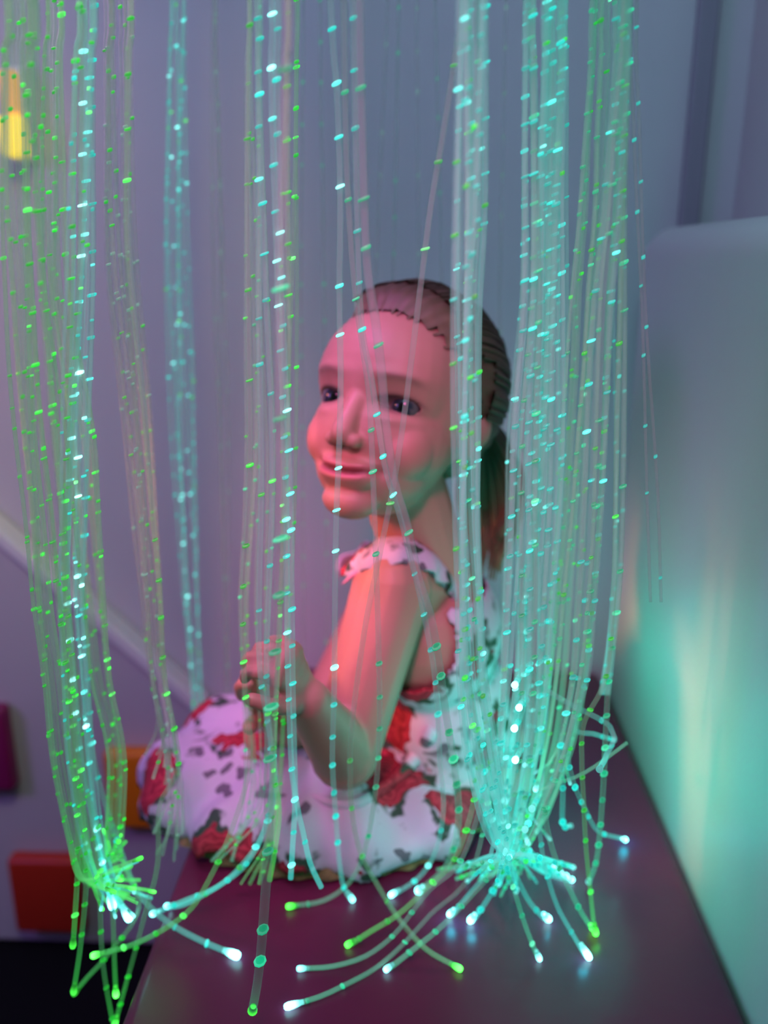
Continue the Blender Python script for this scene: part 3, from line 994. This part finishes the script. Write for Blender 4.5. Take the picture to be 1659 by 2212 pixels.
mid = [
 ((.2, 'H'), [(1000, 1850), (930, 1920), (890, 1970), (850, 2020), (790, 2065), (720, 2087), (655, 2092)], 'm', 'c', 'fibre curving left across the bench to a pale green-white tip, second from the lowest', 4, 1.3),
 ((-.2, 'H'), [(990, 1840), (920, 1920), (860, 1975), (800, 2012), (757, 2040)], 'g', 'g', 'fibre with a vivid green end pointing left on the bench', 4, 1.3),
 ((.5, 'H'), [(1020, 1880), (930, 1975), (870, 2040), (810, 2092), (740, 2130), (690, 2153), (635, 2170)], 'm', 'c', 'lowest fibre on the bench, ending in a long white tip', 9, 1.9),
 ((.7, 'I1'), [(1050, 1900), (960, 1995), (900, 2045), (840, 2092)], 'm', 'c', 'fine fibre ending in a small white tip in the middle of the bench', 5, 1.2),
 ((-.7, 'I1'), [(1080, 1850), (1050, 1890), (1010, 1935), (975, 1978)], 'c', 'c', 'left one of two short fibres with big white tips below the skirt', 10, 1.7),
 ((-.2, 'I2'), [(1092, 1860), (1072, 1910), (1045, 1955), (1020, 1990)], 'c', 'c', 'right one of two short fibres with big white tips below the skirt', 10, 1.7),
 ((.1, 'I1'), [(1090, 1850), (1110, 1920), (1135, 2000), (1162, 2070)], 'm', 'c', 'thin fibre ending in a small white tip at lower centre right', 6, 1.4),
 ((.3, 'I2'), [(1098, 1850), (1118, 1900), (1145, 1950), (1180, 1988)], 'c', 'c', 'fibre fanning right to a large white tip near the middle of the fan', 9, 1.8),
 ((.4, 'J'), [(1168, 1740), (1170, 1830), (1185, 1900), (1205, 1960), (1238, 2020), (1264, 2064)], 'c', 'c', 'fibre ending in the large white tip farthest down on the right', 10, 1.9),
 ((.6, 'J'), [(1178, 1740), (1195, 1840), (1230, 1920), (1255, 1970), (1278, 2006)], 'm', 'g', 'thin fibre whose white tip meets the green one on the right', 7, 1.3),
 ((.0, 'J2'), [(1262, 1560), (1257, 1640), (1262, 1750), (1266, 1830), (1275, 1920), (1285, 2016)], 'g', 'g', 'straight green fibre hanging to a green tip on the right', 4, 1.7),
 ((.7, 'J2'), [(1308, 1600), (1302, 1720), (1290, 1850), (1272, 1906)], 'm', 'c', 'outer of two straight green fibres meeting at a round pale end', 1.5, 1.2),
 ((.9, 'J'), [(1228, 1600), (1236, 1680), (1260, 1740), (1292, 1795), (1348, 1813)], 'c', 'c', 'fibre curving out right to a bright tip near the white pad', 9, 1.5),
 ((.2, 'J'), [(1212, 1600), (1216, 1700), (1216, 1780), (1232, 1784)], 'c', 'c', 'short fibre with a hooked dim end inside the right fan', .9, 1.1),
 ((.8, 'J'), [(1240, 1570), (1285, 1586), (1325, 1598)], 'c', 'c', 'short fibre kicked out right with a cyan end above the hooked one', .8, 1.2),
]
for k, ((o_, key), tl, cc, tcx, lab, ts, tr) in enumerate(mid):
    strand(key, o_, .58 + .01 * (k % 3), tl, .0019 + .0003 * (k % 2), cc, lab, tip=tcx, tip_s=ts, tip_r=tr, glint=.9, base_s=.09, run_s=.75, glowrun=.10, seedv=30 + k)
for k in range(4):
    strand('I1' if k % 2 else 'H', .9 - .5 * k, .575, [(1085 + 4 * k, 1780), (1112 + 3 * k, 1835 - 6 * k), (1165, 1880 - 8 * k), (1232 - 12 * k, 1903 - 8 * k)], r0, 'c',
           'one of the tightly packed cyan fibres curving right to a shared white end', 'packed cyan fibres of the right fan', tip='c', tip_s=7, glint=.8, base_s=.12, run_s=.9, glowrun=.14, seedv=60 + k)
# thin fibre lying across towards the pad
strand('J', -.9, .60, [(1150, 1690), (1215, 1688), (1265, 1668), (1310, 1638), (1355, 1604, .60)], .0014, 'm', 'very thin fibre straying right across the others to the white pad', glint=.3, base_s=.14, mat_end=False, seedv=77)

# ends of fibres turned towards the camera inside the right bundle
for k, (x, y, s_) in enumerate(((1113, 1478, 4), (1122, 1527, 5), (1112, 1572, 9), (1114, 1640, 9), (1296, 1660, .4), (1150, 1745, .9), (1135, 1790, .9), (1100, 1852, 5))):
    strand('I2', -.8 + .22 * k, .60, [(x + 22, y - 90, .62), (x + 14, y - 30, .60), (x, y, .565)], r0, 'c', 'cyan fibre whose cut end points at the camera, within the bright right bundle',
           'camera-facing ends of the right bundle', tip='c', tip_s=s_, tip_r=1.35, glint=.9, base_s=.15, run_s=1.0, glowrun=.05, seedv=90 + k)

# ---- bundles
bundles = [
 # key, n, Ylo, Yhi, colour, label, group, glint, base, mix green, spacing
 ('A', 16, .50, .70, 'g', 'thin fibre with green sparks in the curtain bundle at the left edge', 'left edge fibres', .8, .10, .6, .034),
 ('B', 8, .55, .66, 'c', 'fibre with cyan-white sparks in the bright second bundle from the left', 'second bundle from the left', 1.5, .15, .35, .032),
 ('B2', 10, .55, .72, 'g', 'fine fibre with green sparks drifting between the two left bundles', 'fibres between the left bundles', .7, .10, .8, .036),
 ('C', 16, .60, .74, 'p', 'dim colourless fibre in the sparse group left of the child\'s hands', 'dim fibres left of the hands', .35, .05, .5, .036),
 ('D', 10, .96, 1.04, 'c', 'cyan-lit fibre in the bundle that drops behind the skirt on the left', 'bundle behind the skirt', 1.3, .16, .12, .030),
 ('E', 3, .98, 1.04, 'p', 'faint fibre hanging alone between the cyan bundle and the hands', 'faint lone fibres', .6, .05, .1, .055),
 ('F1', 6, .60, .70, 'm', 'pale green fibre in the loose bundle the child holds', 'fibres in the child\'s hands', .7, .09, .5, .034),
 ('F3', 4, .56, .64, 'g', 'fibre with bright green beads just right of the child\'s hands', 'beaded green fibres', 1.3, .10, .8, .034),
 ('H', 15, .50, .62, 'c', 'fibre in the dense bright band that hangs before the child\'s ear', 'dense band before the ear', 1.0, .15, .25, .034),
 ('I1', 8, .56, .72, 'c', 'fibre in the narrow bundle right behind the child\'s head', 'narrow bundle behind the head', .8, .14, .15, .034),
 ('I2', 12, .58, .74, 'c', 'fibre with rows of cyan sparks in the bundle between the head and the white pad', 'cyan bundle right of the head', 1.1, .14, .15, .034),
 ('J', 20, .54, .74, 'm', 'fibre in the broad greenish bundle beside the white pad', 'broad bundle by the pad', .8, .12, .35, .034),
 ('J2', 4, .60, .72, 'c', 'outermost cyan fibre grazing the white pad on the right', 'outermost right fibres', .8, .10, .0, .040),
]
for key, n_, ya, yb, cc, lab, grp, gl, bs, mg, sp in bundles:
    yend = B[key][-1][0]
    for k in range(n_):
        o_ = -1 + 2 * (k + .5) / n_ + rnd.uniform(-.12, .12)
        Y = rnd.uniform(ya, yb)
        pth = follow(key, o_, -60, yend - 30, Y, 170, 5)
        c, h = interp(B[key], yend)
        kw = {}
        if key in ('A', 'B', 'B2'):
            # the left fibres end in a bright tangle at the bench's edge
            tx, ty = rnd.uniform(215, 330), rnd.uniform(1850, 1985)
            if key == 'B2': tx, ty = rnd.uniform(225, 275), rnd.uniform(1800, 1900)
            if key == 'A' and k % 2 == 0: tx, ty = rnd.uniform(220, 350), rnd.uniform(1900, 1960)
            Yt = min(Y, .60)
            pth += [(c + h * o_, yend, Y), ((c + tx) / 2, yend + (ty - yend) * .55, (Y + Yt) / 2), (tx, ty, Yt)]
            kw = dict(run_s=rnd.uniform(.7, 1.1), glowrun=.045)
            if k % 3 == 0: kw.update(tip='c' if (key == 'B') else 'g', tip_s=rnd.uniform(1.5, 4), tip_r=1.1)
            else: kw.update(run_s=1.2)
        elif key in ('H', 'I1', 'I2', 'J'):
            a_ = rnd.uniform(-1, 1)
            tx = 1090 + a_ * 150; ty = 1870 + rnd.uniform(-10, 70) * (1.1 - abs(a_))
            Yt = min(Mz(tx, ty).y, .70)
            pth = blendY(pth, min(Y, .66), 4)
            pth += [(c + h * o_ * .8, yend, min(Y, .64)), ((c + tx) / 2 + 4, (yend + ty) / 2 + 5, min(Y, .65)), (tx, ty, Yt)]
            kw = dict(run_s=rnd.uniform(.7, 1.4), glowrun=.22)
            if key in ('I1', 'I2', 'J') and k % 5 in (1, 3):
                # some ends stop short, pointing out of the bundle
                ye = rnd.uniform(1560, 1790)
                pth = follow(key, o_, -60, ye - 60, min(Y, .66), 170, 5)
                c, h = interp(B[key], ye)
                dx_ = rnd.uniform(-55, 40)
                pth += [(c + h * o_ + dx_ * .15, ye, min(Y, .64)), (c + h * o_ + dx_, ye + rnd.uniform(25, 60), min(Y, .63))]
                kw = dict(run_s=rnd.uniform(.9, 1.5), glowrun=.07, tip='c', tip_s=rnd.choice((.9, 1.4, 3)), tip_r=1.2)
            if key in ('H', 'I2') and k % 4 == 0 and 'tip' not in kw: kw.update(tip='c', tip_s=rnd.uniform(1.5, 4), tip_r=1.1)
        elif key in ('D', 'E'):
            ex = c + h * o_
            pth += [(ex, yend, Y), (ex + 6, yend + 130, Y)]
            kw = dict(run_s=.1)
        elif key in ('F1', 'F3'):
            a_ = rnd.uniform(0, 1)
            pth += [(c + h * o_, yend, Y), (c + h * o_ * .8 - 14, yend + 110, Y), (c - 30 - 80 * a_, yend + 210, Y - .01)]
            kw = dict(run_s=.25)
        elif key == 'C':
            pth = pth[:-1] if k % 2 else pth
            ye = pth[-1][1] + rnd.uniform(60, 150)
            c, h = interp(B[key], ye)
            pth += [(c + h * o_, ye, min(Y, .64)), (c + h * o_ - 10 + 20 * o_, ye + rnd.uniform(40, 120), min(Y, .64))]
            kw = dict(run_s=.5 if k % 3 == 0 else .1, glowrun=.02)
        else:
            pth += [(c + h * o_, yend, Y)]
        # the left edge fibres are neighbours of the bench: keep them clear of the wall pad and body
        fibre(pth, rnd.uniform(.0011, .0017) if key != 'H' else rnd.uniform(.0014, .0020), cc, lab, grp, glint=gl * rnd.uniform(.5, 1.25), base_s=bs, mixg=mg, spacing=sp * rnd.uniform(.75, 1.5), seedv=200 + k + 31 * len(key) + ord(key[0]), **kw)

# two bright fibres of the second bundle: strong white sparks
for k, o_ in enumerate((-.1, .35)):
    fibre(follow('B', o_, -60, 1800, .60) + [(225, 1880, .60), (240 + 32 * k, 1945 + 28 * k, .595)], .0022, 'c',
          ('left' if k == 0 else 'right') + ' one of the two brightest fibres at the left, with large white sparks', tip='c', tip_s=10, tip_r=1.9, glint=2.6, base_s=.14, spacing=.031, run_s=1.0, glowrun=.06, seedv=400 + k)
# fibres that hang on past the bench's edge
hang = [([(165, 1700), (168, 1850), (163, 1960), (158, 2035)], 'A', .3, 'g', 1.2, 'leftmost fibre hanging clear below the tangle to a short green end'),
        ([(180, 1750), (186, 1900), (174, 2040), (160, 2135)], 'A', .8, 'g', 1.4, 'fibre hanging lower left with a double green end over the black floor'),
        ([(212, 1850), (216, 1960), (222, 2080), (240, 2190), (252, 2240)], 'B', -.6, 'g', .0, 'fibre running straight out of the bottom left of the picture, left one'),
        ([(236, 1860), (243, 1960), (247, 2080), (250, 2142)], 'B', -.2, 'g', 6, 'fibre hanging below the tangle to a bright white-green tip at lower left'),
        ([(345, 1740), (340, 1870), (312, 1980), (285, 2080), (250, 2205)], 'C', .5, 'g', 4, 'fibre running down along the bench\'s left edge to the bottom'),
        ([(300, 1960), (235, 2060), (190, 2110), (165, 2140)], 'B2', .9, 'g', .9, 'dim fibre crossing behind to the lower left over the black floor')]
for k, (tl, key, o_, tcx, ts, lab) in enumerate(hang):
    strand(key, o_, .55 + .01 * k, tl, .0020, 'g', lab, tip=tcx if ts else None, tip_s=ts or 1, glint=1.0, base_s=.10, run_s=.6, glowrun=.05, mat_end=False, seedv=500 + k)
# faint far ones behind the head, top centre
for k, (xa, xb) in enumerate(((690, 700), (838, 812), (862, 850), (900, 905), (940, 955), (1095, 1080), (655, 650))):
    fibre([(xa, -60, 1.0), ((xa + xb) / 2, 300, 1.0), (xb, 620, 1.0), (xb + 3, 900, 1.0), (xb + 5, 1200, 1.0), (xb + 5, 1512, 1.0)], .0014, 'p' if k % 2 else 'm',
          'faint far fibre hanging behind the child\'s head against the grey wall', 'faint fibres behind the head', glint=.45, base_s=.03, spacing=.04, run_s=.05, seedv=600 + k)
for k, (xa, xm, xb) in enumerate(((1378, 1396, 1428), (1366, 1388, 1405))):
    fibre([(xa, -60, .60), (xa + 4, 300, .60), (xm, 700, .60), (xb - 8, 1050, .60), (xb, 1300, .60)], .0012, 'c', ('outer' if k == 0 else 'inner') + ' faint fibre straying over the white pad at the right', glint=.4, base_s=.02, run_s=.02, spacing=.045, seedv=700 + k)


# ------------------------------------------------------------------ light
def area(name, loc, target, size, power, col, spread=180, sy=None):
    l = bpy.data.lights.new(name, 'AREA'); l.energy = power; l.color = col
    l.size = size
    if sy: l.shape = 'RECTANGLE'; l.size_y = sy
    l.spread = math.radians(spread)
    o = bpy.data.objects.new(name, l); C.objects.link(o)
    o.location = loc
    o.rotation_euler = (V(target) - V(loc)).to_track_quat('-Z', 'Y').to_euler()
    return o


def point(name, loc, power, col, r=0.02):
    l = bpy.data.lights.new(name, 'POINT'); l.energy = power; l.color = col; l.shadow_soft_size = r
    o = bpy.data.objects.new(name, l); C.objects.link(o); o.location = loc
    return o


area('ceiling_light_blue', (-0.1, 0.1, 2.2), (0.05, 1.0, 1.0), 0.7, 8.8, (0.45, 0.72, 1.0))
area('room_light_purple', (-1.35, 0.1, 1.4), (-0.7, 1.1, 0.9), 0.4, 6.0, (0.50, 0.22, 1.0))
area('room_light_warm', (-0.68, 0.64, 1.10), (-0.02, 0.78, 0.74), 0.12, 0.30, (1.0, 0.26, 0.14), 28)
area('room_light_pink', (-0.32, 0.64, 1.55), (-0.03, 0.78, 0.62), 0.14, 0.52, (0.88, 0.22, 0.80), 50)
area('room_light_magenta', (-0.10, -0.15, 1.60), (0.0, 0.75, 0.75), 0.16, 0.42, (1.0, 0.18, 0.55), 35)
area('amber_fibre_fill', (-0.12, 0.22, 1.75), (-0.37, 0.60, 1.35), 0.10, 0.5, (1.0, 0.62, 0.2), 60)  # added amber fill in front of the upper left fibres, away from the wall lamp
q = W(1130, 1600, .66); point('fibre_glow', q, 0.08, (0.0, 1.0, 0.80), 0.06)
q = W(1235, 1660, .72); point('fibre_glow', q, 0.60, (0.0, 1.0, 0.70), 0.09)
q = W(1240, 1400, .90); point('fibre_glow', q, 0.25, (0.0, 1.0, 0.75), 0.08)
q = W(290, 1900, .60); point('fibre_glow', q, 0.04, (0.05, 1.0, 0.1), 0.03)
for x, y in ((975, 1990), (1020, 2000), (1262, 2070), (1180, 1992), (1350, 1816)):
    q = Mz(x, y) + V((0, -0.003, 0.009)); point('fibre_tip_glow', q, 0.011, (0.0, 0.75, 1.0), 0.004)
q = Mz(1290, 2030) + V((0, 0, 0.008)); point('fibre_tip_glow', q, 0.006, (0.05, 1.0, 0.0), 0.004)

w = bpy.data.worlds.new('world'); sc.world = w; w.use_nodes = True
w.node_tree.nodes['Background'].inputs[0].default_value = (0.05, 0.06, 0.10, 1)
w.node_tree.nodes['Background'].inputs[1].default_value = 0.3

sc.view_settings.view_transform = 'Standard'
sc.view_settings.look = 'None'
sc.view_settings.gamma = 1
sc.view_settings.exposure = 0
sc.view_settings.use_curve_mapping = False
cy = sc.cycles
cy.use_denoising = True
cy.use_light_tree = False
cy.use_adaptive_sampling = True
cy.adaptive_threshold = 0.035
cy.max_bounces = 4
cy.diffuse_bounces = 2
cy.glossy_bounces = 2
cy.transmission_bounces = 2
cy.transparent_max_bounces = 28
cy.sample_clamp_indirect = 4
cy.caustics_reflective = False
cy.caustics_refractive = False
